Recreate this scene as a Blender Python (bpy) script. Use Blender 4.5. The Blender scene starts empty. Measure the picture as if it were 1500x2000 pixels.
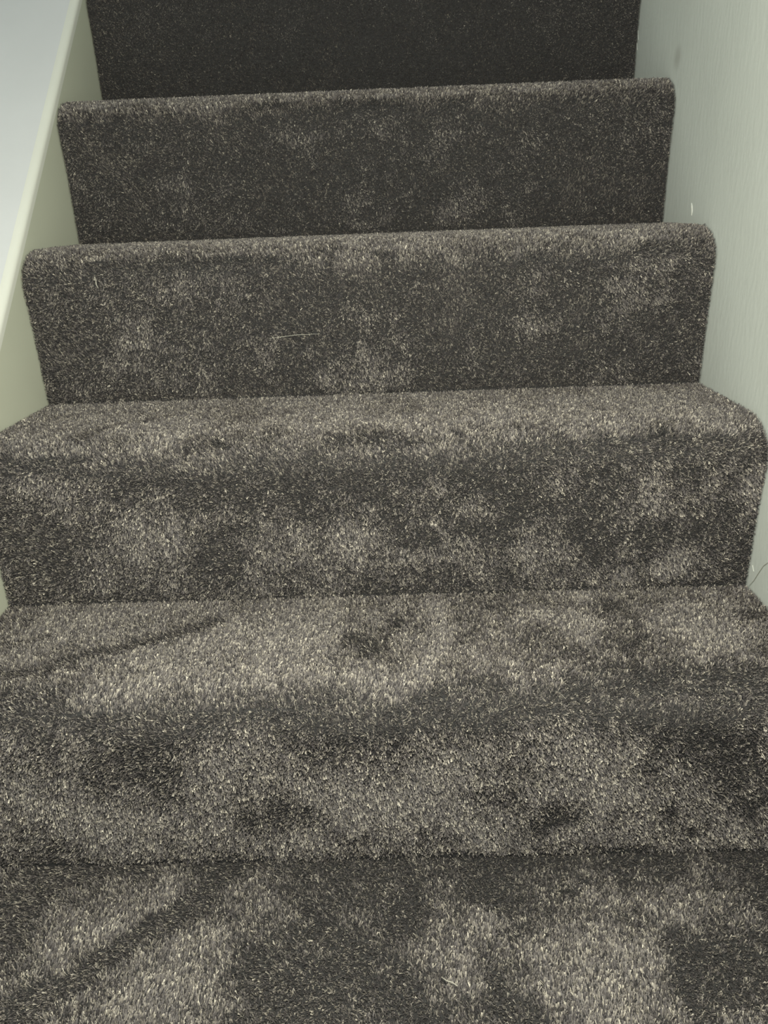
import bpy, math
import numpy as np
from mathutils import Vector, Euler

# ---------------------------------------------------------------- stair dimensions (metres)
RISE, GOING, OVER = 0.19382, 0.20299, 0.012
LX, RX = -0.43, 0.43
NSTEP = 6
PILE = 0.0040            # pile height
ROUND, ROUND_Y = 0.042, 0.058   # nosing: height and depth of its rounding
PITCH = RISE / GOING

scene = bpy.context.scene
C = scene.collection

# ---------------------------------------------------------------- camera
FPX = 1560.8
CAM = Vector((0.03189, -0.63146, 0.60821))
yaw, pit, roll = 0.02053, -0.35689, -0.03817
from mathutils import Matrix
M3 = (Matrix.Rotation(yaw, 3, 'Z') @ Matrix.Rotation(math.pi / 2 + pit, 3, 'X') @ Matrix.Rotation(roll, 3, 'Z'))
cd = bpy.data.cameras.new('camera')
cam = bpy.data.objects.new('camera', cd)
C.objects.link(cam)
cam.matrix_world = Matrix.Translation(CAM) @ M3.to_4x4()
cd.sensor_fit = 'VERTICAL'
cd.sensor_height = 36.0
cd.lens = 36.0 * FPX / 2000.0
cd.clip_start = 0.01
scene.camera = cam

# ---------------------------------------------------------------- world, lamps, exposure
w = bpy.data.worlds.new('world'); scene.world = w
w.use_nodes = True
bg = w.node_tree.nodes['Background']
bg.inputs[0].default_value = (0.74, 0.90, 1.0, 1)
bg.inputs[1].default_value = 0.50

def lamp(name, loc, power, col, size):
    l = bpy.data.lights.new(name, 'POINT'); l.energy = power; l.color = col; l.shadow_soft_size = size
    o = bpy.data.objects.new(name, l); C.objects.link(o); o.location = loc
    return o
lamp('landing_lamp', (0.05, -0.46, 0.74), 22.5, (1.0, 0.955, 0.78), 0.05)

scene.view_settings.view_transform = 'Standard'
scene.view_settings.look = 'None'
scene.view_settings.exposure = 0.0
scene.view_settings.gamma = 1.0
scene.view_settings.use_curve_mapping = False

# ---------------------------------------------------------------- materials
def new_mat(name):
    m = bpy.data.materials.new(name); m.use_nodes = True
    nt = m.node_tree
    return m, nt, nt.nodes['Principled BSDF']

def paint(name, col, rough, bump_scale, bump, mottle=0.03, stretch=(1, 1, 1)):
    m, nt, b = new_mat(name)
    N = nt.nodes; Lk = nt.links
    tc = N.new('ShaderNodeTexCoord'); mp = N.new('ShaderNodeMapping'); mp.inputs['Scale'].default_value = stretch
    Lk.new(tc.outputs['Object'], mp.inputs[0])
    n1 = N.new('ShaderNodeTexNoise'); n1.inputs['Scale'].default_value = bump_scale; n1.inputs['Detail'].default_value = 5
    n2 = N.new('ShaderNodeTexNoise'); n2.inputs['Scale'].default_value = 9; n2.inputs['Detail'].default_value = 4
    Lk.new(mp.outputs[0], n1.inputs['Vector']); Lk.new(mp.outputs[0], n2.inputs['Vector'])
    r = N.new('ShaderNodeValToRGB')
    r.color_ramp.elements[0].position = 0.3; r.color_ramp.elements[1].position = 0.7
    r.color_ramp.elements[0].color = tuple(c * (1 - mottle) for c in col) + (1,)
    r.color_ramp.elements[1].color = tuple(min(1, c * (1 + mottle)) for c in col) + (1,)
    Lk.new(n2.outputs['Fac'], r.inputs[0]); Lk.new(r.outputs[0], b.inputs['Base Color'])
    bp = N.new('ShaderNodeBump'); bp.inputs['Strength'].default_value = bump; bp.inputs['Distance'].default_value = 0.002
    Lk.new(n1.outputs['Fac'], bp.inputs['Height']); Lk.new(bp.outputs[0], b.inputs['Normal'])
    b.inputs['Roughness'].default_value = rough
    return m

M_WALL_R = paint('wall_paint', (0.69, 0.735, 0.71), 0.6, 140, 0.2, 0.04, (1, 1, 0.35))
def stain(m, pos, rx, col, amt):
    nt = m.node_tree; N = nt.nodes; Lk = nt.links; b = N['Principled BSDF']
    src = b.inputs['Base Color'].links[0].from_socket
    tc = N.new('ShaderNodeTexCoord'); d = N.new('ShaderNodeVectorMath'); d.operation = 'SUBTRACT'; d.inputs[1].default_value = pos
    sc = N.new('ShaderNodeVectorMath'); sc.operation = 'MULTIPLY'; sc.inputs[1].default_value = (0, 1 / rx[0], 1 / rx[1])
    ln = N.new('ShaderNodeVectorMath'); ln.operation = 'LENGTH'
    mr = N.new('ShaderNodeMapRange'); mr.interpolation_type = 'SMOOTHSTEP'
    mr.inputs['From Min'].default_value = 1.0; mr.inputs['From Max'].default_value = 0.1
    mr.inputs['To Min'].default_value = 0; mr.inputs['To Max'].default_value = amt
    mx = N.new('ShaderNodeMix'); mx.data_type = 'RGBA'
    Lk.new(tc.outputs['Object'], d.inputs[0]); Lk.new(d.outputs[0], sc.inputs[0]); Lk.new(sc.outputs[0], ln.inputs[0])
    Lk.new(ln.outputs['Value'], mr.inputs['Value']); Lk.new(mr.outputs[0], mx.inputs['Factor'])
    Lk.new(src, mx.inputs['A']); mx.inputs['B'].default_value = col + (1,)
    Lk.new(mx.outputs['Result'], b.inputs['Base Color'])

M_WALL_L = paint('wall_paint_cool', (0.76, 0.78, 0.78), 0.6, 140, 0.3, 0.03)
M_STRING = paint('string_paint', (0.62, 0.64, 0.54), 0.42, 40, 0.06, 0.02)
M_CAP = paint('cap_paint', (0.74, 0.755, 0.79), 0.45, 60, 0.05, 0.02)
M_BEAD = paint('bead_paint', (0.80, 0.81, 0.76), 0.4, 60, 0.05, 0.02)
M_FILL = paint('filler', (0.70, 0.72, 0.68), 0.6, 200, 0.3, 0.02)
M_SMUDGE = paint('smudge', (0.50, 0.51, 0.46), 0.7, 200, 0.3, 0.05)

# pile: yarn colour from a per-tuft value
M_PILE, nt, b = new_mat('carpet_pile')
at = nt.nodes.new('ShaderNodeAttribute'); at.attribute_name = 'yarn'
rp = nt.nodes.new('ShaderNodeValToRGB')
e = rp.color_ramp.elements
e[0].position = 0.0; e[0].color = (0.049, 0.045, 0.052, 1)
e[1].position = 1.0; e[1].color = (0.76, 0.705, 0.62, 1)
k = e.new(0.45); k.color = (0.195, 0.178, 0.180, 1)
k = e.new(0.8); k.color = (0.48, 0.44, 0.392, 1)
nt.links.new(at.outputs['Fac'], rp.inputs[0]); nt.links.new(rp.outputs[0], b.inputs['Base Color'])
b.inputs['Roughness'].default_value = 0.55
b.inputs['Specular IOR Level'].default_value = 0.35
b.inputs['Sheen Weight'].default_value = 0.06
b.inputs['Sheen Roughness'].default_value = 0.4

M_BACK, nt, b = new_mat('carpet_backing')
tn = nt.nodes.new('ShaderNodeTexNoise'); tn.inputs['Scale'].default_value = 350
rb = nt.nodes.new('ShaderNodeValToRGB')
rb.color_ramp.elements[0].color = (0.022, 0.022, 0.024, 1); rb.color_ramp.elements[1].color = (0.06, 0.059, 0.062, 1)
nt.links.new(tn.outputs['Fac'], rb.inputs[0]); nt.links.new(rb.outputs[0], b.inputs['Base Color'])
b.inputs['Roughness'].default_value = 0.9

M_LINT, nt, b = new_mat('lint')
tn = nt.nodes.new('ShaderNodeTexNoise'); tn.inputs['Scale'].default_value = 90
rb = nt.nodes.new('ShaderNodeValToRGB')
rb.color_ramp.elements[0].color = (0.42, 0.40, 0.35, 1); rb.color_ramp.elements[1].color = (0.55, 0.53, 0.47, 1)
nt.links.new(tn.outputs['Fac'], rb.inputs[0]); nt.links.new(rb.outputs[0], b.inputs['Base Color'])
M_THREAD, nt, b = new_mat('grey_thread')
tn = nt.nodes.new('ShaderNodeTexNoise'); tn.inputs['Scale'].default_value = 90
rb = nt.nodes.new('ShaderNodeValToRGB')
rb.color_ramp.elements[0].color = (0.33, 0.32, 0.27, 1); rb.color_ramp.elements[1].color = (0.42, 0.41, 0.35, 1)
nt.links.new(tn.outputs['Fac'], rb.inputs[0]); nt.links.new(rb.outputs[0], b.inputs['Base Color'])

# ---------------------------------------------------------------- helpers
def mesh_obj(name, verts, faces, mat, parent=None, smooth=False):
    me = bpy.data.meshes.new(name)
    me.from_pydata([tuple(v) for v in verts], [], faces)
    me.update()
    if smooth:
        me.shade_smooth(); me.set_sharp_from_angle(angle=0.7)
    me.materials.append(mat)
    o = bpy.data.objects.new(name, me); C.objects.link(o)
    if parent: o.parent = parent
    return o

def extrude_x(name, prof, x0, x1, mat, parent=None, nx=1, smooth=False):
    """solid between x0 and x1 with the closed (y,z) outline prof"""
    n = len(prof); vs = []; fs = []
    for i in range(nx + 1):
        x = x0 + (x1 - x0) * i / nx
        vs += [(x, p[0], p[1]) for p in prof]
    for i in range(nx):
        for k in range(n):
            a = i * n + k; b2 = i * n + (k + 1) % n
            fs.append((a, b2, b2 + n, a + n))
    fs.append(tuple(range(n - 1, -1, -1))); fs.append(tuple(nx * n + k for k in range(n)))
    return mesh_obj(name, vs, fs, mat, parent, smooth)

def extrude_dir(name, prof, p0, p1, mat, parent=None, smooth=False):
    """closed outline prof of (x, height) carried from p0 to p1 (both (y,z))"""
    n = len(prof)
    vs = [(x, p0[0], p0[1] + h) for x, h in prof] + [(x, p1[0], p1[1] + h) for x, h in prof]
    fs = [(k, (k + 1) % n, (k + 1) % n + n, k + n) for k in range(n)]
    fs += [tuple(range(n - 1, -1, -1)), tuple(n + k for k in range(n))]
    return mesh_obj(name, vs, fs, mat, parent, smooth)

def structure(o, label=None):
    o['kind'] = 'structure'
    if label: o['label'] = label
    return o

def tag(o, label, cat, group=None):
    o['label'] = label; o['category'] = cat
    if group: o['group'] = group
    return o

def tube(name, pts, rad, mat, parent=None, sides=6):
    vs = []; fs = []; pts = [Vector(p) for p in pts]
    for i, p in enumerate(pts):
        t = (pts[min(i + 1, len(pts) - 1)] - pts[max(i - 1, 0)]).normalized()
        a = t.cross(Vector((0.3, 0.5, 0.81))).normalized(); c = t.cross(a)
        r = rad * (0.5 if i in (0, len(pts) - 1) else 1)
        for k in range(sides):
            an = 2 * math.pi * k / sides
            vs.append(p + a * math.cos(an) * r + c * math.sin(an) * r)
    for i in range(len(pts) - 1):
        for k in range(sides):
            q = (k + 1) % sides
            fs.append((i * sides + k, i * sides + q, (i + 1) * sides + q, (i + 1) * sides + k))
    fs += [tuple(range(sides - 1, -1, -1)), tuple((len(pts) - 1) * sides + k for k in range(sides))]
    return mesh_obj(name, vs, fs, mat, parent, True)

# pixel of the photograph -> ray; the surface that the ray meets gives the distance
def ray(u, v):
    return (M3 @ Vector((u - 750.0, 1000.0 - v, -FPX))).normalized()
def on_plane(u, v, axis, val):
    d = ray(u, v); t = (val - CAM[axis]) / d[axis]
    return CAM + d * t

# ---------------------------------------------------------------- the setting
ZT = 2.4
def box(name, x0, x1, y0, y1, z0, z1, mat, parent=None):
    return extrude_x(name, [(y0, z0), (y1, z0), (y1, z1), (y0, z1)], x0, x1, mat, parent)

YB = -1.5; YE = NSTEP * GOING + 0.9
structure(box('wall_right', RX, RX + 0.1, YB, YE, -0.12, ZT, M_WALL_R), 'off-white rolled plaster wall along the stairs')
wl = structure(box('wall_left', LX - 0.28, LX - 0.18, YB, YE, -0.12, ZT, M_WALL_L), 'cool white plaster wall behind the boxed string')

structure(box('wall_blocker', LX - 0.28, RX + 0.1, YE, YE + 0.1, -0.12, ZT, M_WALL_L), 'unseen plaster wall added to block light at the stair head')  # unseen end wall, added to keep ambient light off the upper steps
structure(box('ceiling_blocker', LX - 0.28, RX + 0.1, 0.10, YE, ZT, ZT + 0.1, M_WALL_L), 'unseen white slab added to shade the upper stairs')  # added out of view: blocks overhead ambient so the upper flight darkens
# boxed-in string on the left: face board, sloping capping with a rounded lip
def string_z(y): return PITCH * (y + OVER) + RISE - 0.027
Y0S = -0.30; ZL = string_z(-0.10)
Y1S = NSTEP * GOING + 0.6
lip = 0.011
face = [(YB, -0.12), (Y1S, -0.12), (Y1S, string_z(Y1S)), (-0.10, ZL), (YB, ZL)]
trim = structure(extrude_x('trim_1', face, LX - 0.020, LX, M_STRING), 'cream painted stair string board on the left')
# lip: quarter-round bead running up the slope, its lower edge flush with the face
qr = [(LX, 0.0)] + [(LX - 0.010 + 0.010 * math.cos(a), 0.008 + 0.010 * math.sin(a)) for a in np.linspace(0.0, math.pi / 2, 9)] + [(LX - 0.011, 0.0180), (LX - 0.011, 0.0)]
extrude_dir('lip', qr, (-0.10, ZL), (Y1S, string_z(Y1S)), M_BEAD, trim, True)
extrude_dir('lip', qr, (YB, ZL), (-0.10, ZL), M_BEAD, trim, True)
capp = [(LX - 0.011, 0.0), (LX - 0.011, 0.0180), (LX - 0.180, 0.0180), (LX - 0.180, 0.0)]
extrude_dir('capping', capp, (-0.10, ZL), (Y1S, string_z(Y1S)), M_CAP, trim)
extrude_dir('capping', capp, (YB, ZL), (-0.10, ZL), M_CAP, trim)

stain(M_WALL_R, on_plane(1323, 112, 0, RX), (0.022, 0.022), (0.42, 0.43, 0.40), 0.55)

# ---------------------------------------------------------------- nap of the carpet: brushed patches, read off the photograph
# (u, v, radius in photo pixels, strength); + pile brushed away from the light, - brushed towards it.
NAP = {
 ('floor', 0): [(40,1770,70,-1),(120,1710,60,-.7),(280,1725,60,-.6),(270,1770,80,.7),(130,1840,80,.8),(330,1745,50,.7),
   (260,1930,90,1),(400,1870,70,.9),(340,1980,70,1),(200,1975,50,.5),(480,1770,45,.4),(500,1860,55,-.8),(450,1800,35,-.3),(560,1950,70,-.6),(640,1880,80,-.7),
   (800,1720,70,-.3),(960,1700,90,-1),(880,1760,50,.2),(960,1810,60,.7),(880,1880,70,.6),(1010,1830,28,-.7),(1000,1950,50,-.8),(820,1960,60,-.8),
   (1120,1880,80,.9),(1230,1860,60,.9),(1180,1960,90,.8),(1290,1770,50,.6),(1350,1850,55,-.7),(1350,1950,50,-1),(1450,1900,60,-.7),(1480,1700,70,-.9),
   (1490,1975,40,.8),(1450,1790,60,-.2),(1100,1740,70,-.2),(700,1790,60,.1),(650,1720,60,-.6),(1250,1700,70,-.6)],
 ('riser', 0): [(690,1580,95,.9),(200,1600,100,.6),(30,1560,70,.6),(950,1640,55,.8),(800,1520,110,.6),(1150,1470,110,.5),(1210,1560,80,.4),(450,1480,80,.4),
   (550,1590,55,-1),(300,1520,70,-.5),(1090,1600,45,-.9),(1320,1600,60,-.5),(1440,1500,80,-1),(270,1420,80,-.8),(1360,1420,80,-.9),(700,1410,110,-.5),
   (150,1530,50,-.4),(1440,1635,45,.6),(60,1660,60,-.5),(330,1660,60,-.4),(100,1450,70,.0),(880,1600,40,.2),(950,1450,80,.2),(1450,1590,50,-.5)],
 ('tread', 0): [(570,1270,110,.9),(300,1340,95,.9),(130,1390,70,.5),(150,1220,90,.5),(1400,1240,70,.6),(1000,1310,70,.4),(1320,1210,50,.4),(750,1340,70,.7),
   (720,1245,38,-.9),(770,1215,30,-.7),(920,1210,60,-.6),(830,1340,40,-.5),(1050,1235,50,-.6),(1260,1280,70,-.7),(1210,1195,50,-.6),(300,1420,80,-.8),
   (60,1420,50,-.5),(900,1280,50,.1),(1460,1190,40,-.5),(1400,1340,90,-.8),(560,1185,60,-.3),(420,1250,50,.6),(660,1400,100,-.4),(1120,1310,60,-.1),(450,1330,60,.6)],
 ('riser', 1): [(290,1040,75,.9),(180,1130,50,.4),(330,1120,60,.5),(690,1060,65,.8),(870,1060,45,.7),(1310,1100,32,.7),(1240,1010,50,.3),(90,920,60,.3),(540,1040,55,.4),
   (70,1070,85,-1),(430,1075,55,-.9),(400,930,90,-.8),(220,930,60,-.3),(700,920,80,-.6),(900,910,80,-.7),(815,1050,35,-.7),(1160,1060,60,-.9),(1010,960,80,-.4),(1250,1110,35,-.8),
   (1410,1060,60,-.5),(1030,1080,50,.1),(750,1130,60,.3),(960,1120,50,.2),(560,940,50,-.5),(1300,900,70,-.4),(600,1120,50,.2),(1380,960,50,.0)],
 ('tread', 1): [(300,850,80,.5),(980,825,110,.5),(600,830,60,.3),(1250,810,80,.3),(440,820,45,-.8),(770,805,50,-.7),(1330,850,60,-.6),(760,860,60,-.4),(120,870,70,.3)],
 ('riser', 2): [(200,520,60,.4),(360,545,60,.5),(740,740,38,.7),(660,745,35,.6),(1030,620,60,.5),(1210,590,50,.6),(520,510,50,.5),(400,740,40,.5),(260,690,60,.3),(1290,500,60,.4),
   (150,690,60,-.7),(560,570,70,-.5),(700,530,70,-.6),(900,570,80,-.6),(1140,590,40,-1),(540,750,60,-.5),(860,660,70,-.5),(960,710,50,-.4),(1350,660,60,-.5),(130,570,50,-.4),(1060,730,50,-.4),(700,650,50,.1)],
 ('tread', 2): [(500,480,70,.3),(1000,460,80,.2),(250,490,60,.2),(750,470,60,-.4)],
 ('riser', 3): [(930,380,48,.9),(870,405,30,.6),(560,275,42,.6),(340,390,50,.6),(740,205,50,.7),(1280,215,35,.5),(860,290,40,.5),(1040,290,50,.2),(700,430,40,.3),(330,220,50,.3),
   (440,270,50,-.6),(250,400,50,-.7),(1150,360,70,-.6),(1000,220,50,-.5),(620,400,50,-.6),(1250,370,50,-.6),(200,310,50,-.4),(500,380,50,-.3),(1080,420,50,-.4)],
 ('riser', 4): [(290,20,70,.5),(1100,40,60,.4),(560,60,60,.4),(800,40,80,.2),(600,150,150,-.5),(1000,120,120,-.5),(230,150,60,-.4)],
}
STROKE = {   # brushed lines: pixel polylines, half width in pixels, strength
 ('floor', 0): [([(440,1692),(395,1748),(330,1790),(240,1845),(170,1890),(70,1945),(-40,2010)], 26, -1.2)],
 ('tread', 0): [([(-20,1322),(80,1305),(160,1275),(250,1258),(330,1238),(430,1212)], 20, -1.3),
                ([(845,1178),(862,1240),(825,1305),(765,1335),(690,1315)], 20, 1.0),
                ([(1120,1200),(1165,1215),(1150,1255)], 16, .7),
                ([(100,1240),(20,1262)], 12, -.5)],
 ('tread', 1): [([(150,850),(200,835),(245,823),(330,812)], 14, -1.2)],
}
rng = np.random.default_rng(11)

def vnoise(x, y, f, seed):
    x = x * f; y = y * f
    xi = np.floor(x).astype(np.int64); yi = np.floor(y).astype(np.int64)
    fx = x - xi; fy = y - yi
    fx = fx * fx * (3 - 2 * fx); fy = fy * fy * (3 - 2 * fy)
    def h(a, c):
        n = (a * 374761393 + c * 668265263 + seed * 2147483647 // 7) & 0x7fffffff
        n = ((n ^ (n >> 13)) * 1274126177) & 0x7fffffff
        n = (n ^ (n >> 16)) & 0xffff
        return n / 65535.0
    return ((h(xi, yi) * (1 - fx) + h(xi + 1, yi) * fx) * (1 - fy) + (h(xi, yi + 1) * (1 - fx) + h(xi + 1, yi + 1) * fx) * fy) * 2 - 1

# outline of one step (relative to the foot of its riser): riser, rounded nosing, tread, sampled by arc length
def step_profile(depth):
    R_ = ROUND
    pts = [(0.0, 0.0), (-OVER * 0.45, RISE * 0.5), (-OVER, RISE - R_)]
    for a in np.linspace(math.pi, math.pi / 2, 13)[1:]:
        pts.append((-OVER + ROUND_Y + ROUND_Y * math.cos(a), RISE - R_ + R_ * math.sin(a)))
    pts.append((depth, RISE))
    P = np.array(pts); d = np.r_[0, np.cumsum(np.linalg.norm(np.diff(P, axis=0), axis=1))]
    s = np.linspace(0, d[-1], 240)
    Q = np.c_[np.interp(s, d, P[:, 0]), np.interp(s, d, P[:, 1])]
    T = np.gradient(Q, axis=0)
    ker = np.ones(7) / 7
    T = np.c_[np.convolve(np.pad(T[:, 0], 3, 'edge'), ker, 'valid'), np.convolve(np.pad(T[:, 1], 3, 'edge'), ker, 'valid')]
    T /= np.linalg.norm(T, axis=1)[:, None]
    Nn = np.c_[-T[:, 1], T[:, 0]]            # outward: towards -y on the riser, +z on the tread
    return s, Q, T, Nn

def nap_field(P, key, x, s, seed):
    """strength of the nap at the points P (n,3)"""
    f = 0.40 * vnoise(x + 3, s + 7, 16, seed) + 0.50 * vnoise(x + 9, s + 1, 38, seed + 5) + 0.42 * vnoise(x, s, 90, seed + 9) + 0.20 * vnoise(x + 5, s, 190, seed + 13)
    kind, j = key
    wx = 0.014 * vnoise(x, s, 45, seed + 21) + 0.007 * vnoise(x, s, 130, seed + 23); ws = 0.014 * vnoise(x, s, 45, seed + 22) + 0.007 * vnoise(x, s, 130, seed + 24)
    Pw = P + np.c_[wx, ws if kind != 'riser' else 0 * ws, ws if kind == 'riser' else 0 * ws]
    if kind == 'riser': ax, val = 1, j * GOING - OVER * 0.5
    elif kind == 'tread': ax, val = 2, (j + 1) * RISE
    else: ax, val = 2, 0.0
    for u, v, r, st in NAP.get(key, []):
        c = on_plane(u, v, ax, val); c2 = on_plane(u + r, v, ax, val)
        rad = (c2 - c).length
        cc = np.array(c)
        d = Pw - cc
        d[:, ax] = 0
        if kind == 'riser': d[:, 2] *= 1.1
        else: d[:, 1] *= 0.75
        q = np.linalg.norm(d, axis=1) / rad
        f += st * (1.1 if kind == 'floor' else 1.35) * np.exp(-(q ** 2) * 1.1)
    for pts, hw, st in STROKE.get(key, []):
        W3 = [np.array(on_plane(u, v, ax, val)) for u, v in pts]
        c = on_plane(pts[0][0], pts[0][1], ax, val); c2 = on_plane(pts[0][0] + hw, pts[0][1], ax, val)
        rad = (c2 - c).length
        best = np.full(len(P), 1e9)
        Pq = P + (Pw - P) * 0.35
        for a, b_ in zip(W3[:-1], W3[1:]):
            ab = b_ - a; t = np.clip(((Pq - a) @ ab) / (ab @ ab), 0, 1)
            dd = Pq - (a + t[:, None] * ab); dd[:, ax] = 0
            best = np.minimum(best, np.linalg.norm(dd, axis=1))
        g_ = np.exp(-((best / rad) ** 2))
        f = f * (1 - 0.9 * g_) + st * 1.2 * g_
    f += rng.normal(0, 0.18, len(f))
    # pile leaned to put crease shade along the foot of each riser
    if kind == 'floor': f -= 0.6 * np.exp(-(s / 0.016) ** 2)
    if kind == 'riser': f -= 0.5 * np.exp(-(s / 0.010) ** 2)
    return np.clip(f, -1.05, 1.2)

def build_pile(name, parent, P, Nn, T, sgn, nap, spacing_blades=3, wid=0.00108, rand=1.0):
    """P base points of tufts, Nn normals, T tangent along the profile; sgn: which way + nap leans along T"""
    n = len(P)
    tuft = np.clip(rng.normal(0.45, 0.19, n), 0, 1)
    hi = rng.random(n) < 0.05
    tuft[hi] = rng.uniform(0.75, 1.0, hi.sum())
    X = np.array([1.0, 0, 0])
    tl_x = rng.normal(0, 0.38, n); tl_s = rng.normal(0, 0.38, n); th = rng.uniform(0.72, 1.28, n)
    allV = []; ally = []
    for k in range(spacing_blades):
        off = rng.normal(0, 0.0006, (n, 2))
        base = P + off[:, :1] * X + off[:, 1:] * T
        ls = (nap * 1.05 * sgn) + rand * (tl_s + rng.normal(0, 0.20, n))
        lx = rand * (tl_x + rng.normal(0, 0.20, n)) + 0.25 * nap
        D = Nn + ls[:, None] * T + lx[:, None] * X
        D /= np.linalg.norm(D, axis=1)[:, None]
        L_ = PILE * th * rng.uniform(0.9, 1.2, n)
        ang = rng.uniform(0, math.pi, n)
        side = np.cos(ang)[:, None] * X + np.sin(ang)[:, None] * T
        side -= (side * D).sum(1)[:, None] * D
        side /= np.linalg.norm(side, axis=1)[:, None]
        w_ = wid * rng.uniform(0.7, 1.3, n)
        tip = base + D * L_[:, None]
        hw = side * w_[:, None] * 0.5
        flare = (rng.random(n) < 0.65)[:, None]      # most yarns fray open towards the cut end, the others taper
        a = np.where(flare, base, base - hw)
        b_ = np.where(flare, tip + hw, base + hw)
        c = np.where(flare, tip - hw, tip)
        V = np.stack([a, b_, c], 1)
        V[:, :, 0] = np.clip(V[:, :, 0], LX + 0.0015, RX - 0.0015)
        allV.append(V.reshape(-1, 3))
        yv = np.clip(tuft + rng.normal(0, 0.10, n), 0, 1)
        ally.append(np.repeat(yv, 3))
    V = np.concatenate(allV).astype(np.float32); yv = np.concatenate(ally).astype(np.float32)
    nv = len(V); nf = nv // 3
    me = bpy.data.meshes.new(name)
    me.vertices.add(nv); me.vertices.foreach_set('co', V.ravel())
    me.loops.add(nv); me.loops.foreach_set('vertex_index', np.arange(nv, dtype=np.int32))
    me.polygons.add(nf)
    me.polygons.foreach_set('loop_start', np.arange(0, nv, 3, dtype=np.int32))
    at_ = me.attributes.new('yarn', 'FLOAT', 'POINT'); at_.data.foreach_set('value', yv)
    me.update(calc_edges=True)
    me.materials.append(M_PILE)
    o = bpy.data.objects.new(name, me); C.objects.link(o)
    o.parent = parent; o['kind'] = 'stuff'
    return o

GRID = 0.0018
def jitter_grid(w0, w1, s0, s1, sp):
    nx = int((w1 - w0) / sp); ns = int((s1 - s0) / sp)
    gx, gs = np.meshgrid(np.arange(nx) + 0.5, np.arange(ns) + 0.5)
    gx = gx + rng.uniform(-0.5, 0.5, gx.shape); gs = gs + rng.uniform(-0.5, 0.5, gs.shape)
    return w0 + gx.ravel() * (w1 - w0) / nx, s0 + gs.ravel() * (s1 - s0) / ns

# ---------------------------------------------------------------- floor of the landing
fl = structure(box('floor', LX, RX, YB, 0.30, -0.12, -PILE, M_BACK), 'grey carpeted landing at the foot of the stairs')
gx, gy = jitter_grid(LX + 0.0018, RX - 0.0018, -0.42, 0.0045, GRID)
P = np.c_[gx, gy, np.full(len(gx), -PILE)]
nap = nap_field(P, ('floor', 0), gx, gy, 3)
build_pile('carpet_pile', fl, P, np.tile([0, 0, 1.0], (len(gx), 1)), np.tile([0, 1.0, 0], (len(gx), 1)), 1.0, nap)

# how hard each face has been brushed: strength of the patches, overall lean, looseness of the tufts
BRUSH = {('riser', 4): (0.35, 0.08, 0.27), ('riser', 5): (0.35, 0.10, 0.42), ('riser', 3): (0.7, 0.05, 0.58), ('riser', 2): (1.0, 0.0, 0.9), ('riser', 0): (1.0, 0.15, 1.0)}
# ---------------------------------------------------------------- the carpeted staircase
st = bpy.data.objects.new('carpeted_staircase', None); C.objects.link(st)
tag(st, 'staircase covered in mottled dark grey cut-pile carpet between white string and wall', 'stairs')
for j in range(NSTEP):
    s, Q, T, Nn = step_profile(GOING + 0.0035)
    off = np.array([j * GOING, j * RISE])
    base = Q - Nn * PILE
    base[0, 1] = -PILE
    # solid of the step under the pile
    outline = [(p[0] + off[0], p[1] + off[1]) for p in base[::4]]
    outline.append((GOING + off[0] + 0.03, base[-1, 1] + off[1]))
    outline.append((GOING + off[0] + 0.03, max(-0.12, off[1] - 0.2)))
    outline.append((off[0] + 0.012, max(-0.12, off[1] - 0.2)))
    step = extrude_x('step', outline[::-1], LX + 0.002, RX - 0.002, M_BACK, st)
    smax = s[-1]
    # riser length up to the middle of the nosing, then tread
    smid = RISE - ROUND + ROUND * math.pi / 4
    for kind in ('riser', 'tread'):
        if j == NSTEP - 1 and kind == 'tread': sp = GRID * 2.0
        else: sp = GRID
        a, b_ = (0.0, smid) if kind == 'riser' else (smid, smax)
        gx, gs = jitter_grid(LX + 0.0018, RX - 0.0018, a, b_, sp)
        idx = gs / smax * (len(s) - 1); i0 = np.clip(idx.astype(int), 0, len(s) - 2); fr = (idx - i0)[:, None]
        lerp = lambda A: A[i0] * (1 - fr) + A[i0 + 1] * fr
        q = lerp(Q); t2 = lerp(T); n2 = lerp(Nn)
        bq = q - n2 * PILE
        P = np.c_[gx, bq[:, 0] + off[0], bq[:, 1] + off[1]]
        Pm = np.c_[gx, q[:, 0] + off[0], q[:, 1] + off[1]]
        T3 = np.c_[np.zeros(len(gx)), t2]; N3 = np.c_[np.zeros(len(gx)), n2]
        nap = nap_field(Pm, (kind, j), gx, gs, 40 + j * 2 + (kind == 'tread'))
        amp, bias, rand = BRUSH.get((kind, j), (1.0, 0.15, 1.0))
        build_pile(kind + '_pile', step, P, N3, T3, 1.0 if kind == 'tread' else -1.0, nap * amp + bias, rand=rand)

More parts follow.
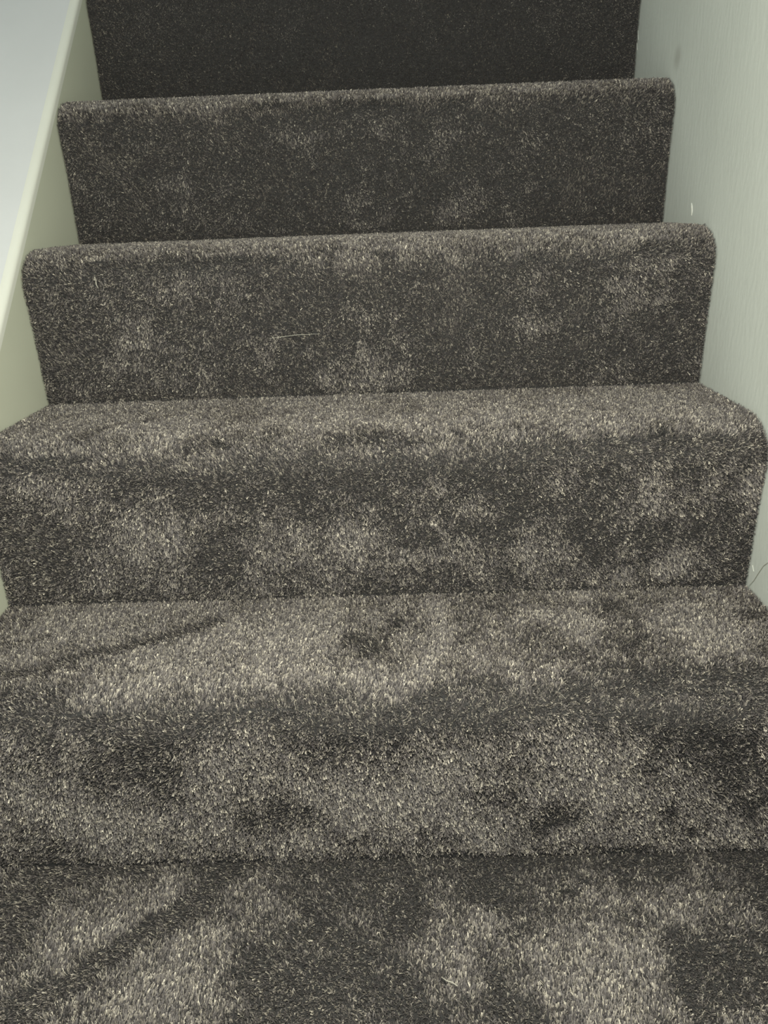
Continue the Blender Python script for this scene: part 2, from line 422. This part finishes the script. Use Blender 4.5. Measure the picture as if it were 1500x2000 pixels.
YU = NSTEP * GOING; ZU = NSTEP * RISE
fu = structure(box('floor', LX, RX, YU + 0.032, YE, ZU - 0.2, ZU - PILE, M_BACK), 'grey carpeted floor at the head of the stairs')
gx, gy = jitter_grid(LX + 0.0018, RX - 0.0018, YU + 0.002, YE - 0.01, GRID * 2.4)
P = np.c_[gx, gy, np.full(len(gx), ZU - PILE)]
build_pile('carpet_pile', fu, P, np.tile([0, 0, 1.0], (len(gx), 1)), np.tile([0, 1.0, 0], (len(gx), 1)), 1.0, nap_field(P, ('floor', 9), gx, gy, 77), wid=0.0026)

# ---------------------------------------------------------------- marks on the right wall
def wall_pt(u, v, out=0.0): 
    p = on_plane(u, v, 0, RX); return Vector((RX - out, p.y, p.z))
tag(tube('loose_thread', [wall_pt(1464, 1146, .002), wall_pt(1474, 1134, .001), wall_pt(1484, 1118, .001), wall_pt(1493, 1105, .001), wall_pt(1510, 1094, .002)], 0.0003, M_THREAD),
    'fine grey loose thread clinging to the wall beside the carpet edge', 'thread')

# a run of filler standing proud of the plaster, and slivers of caulk along the carpet edge
wr = bpy.data.objects['wall_right']
def drip(pts, rad):
    tube('filler_drip', pts, rad, M_FILL, wr, 8)
drip([wall_pt(1351, 397), wall_pt(1352, 404), wall_pt(1352, 413), wall_pt(1351, 421)], 0.0016)
drip([wall_pt(1246, 60), wall_pt(1247, 78)], 0.0013)
drip([wall_pt(1244, 84), wall_pt(1245, 98)], 0.0015)
drip([wall_pt(1470, 1104), wall_pt(1472, 1116)], 0.0013)

def riser_pt(u, v, j, out=0.003):
    p = on_plane(u, v, 1, j * GOING - OVER * 0.6 - out); return p
tag(tube('lint_strand', [riser_pt(184, 540, 2), riser_pt(187, 548, 2, .004), riser_pt(188, 556, 2, .0045), riser_pt(192, 563, 2)], 0.0007, M_LINT),
    'short pale lint strand caught on the riser beside the painted string', 'lint', 'pale lint on the carpet')
tag(tube('lint_strand', [riser_pt(525, 661, 2), riser_pt(550, 658, 2, .004), riser_pt(580, 654, 2, .004), riser_pt(625, 652, 2)], 0.0003, M_LINT),
    'long thin pale lint thread lying level across the middle of a riser', 'lint', 'pale lint on the carpet')
def floor_pt(u, v, up=0.002): return on_plane(u, v, 2, up)
tag(tube('lint_strand', [floor_pt(862, 1908), floor_pt(872, 1915, .003), floor_pt(884, 1919, .003), floor_pt(894, 1926)], 0.0005, M_LINT),
    'small pale lint strand lying on the landing carpet', 'lint', 'pale lint on the carpet')
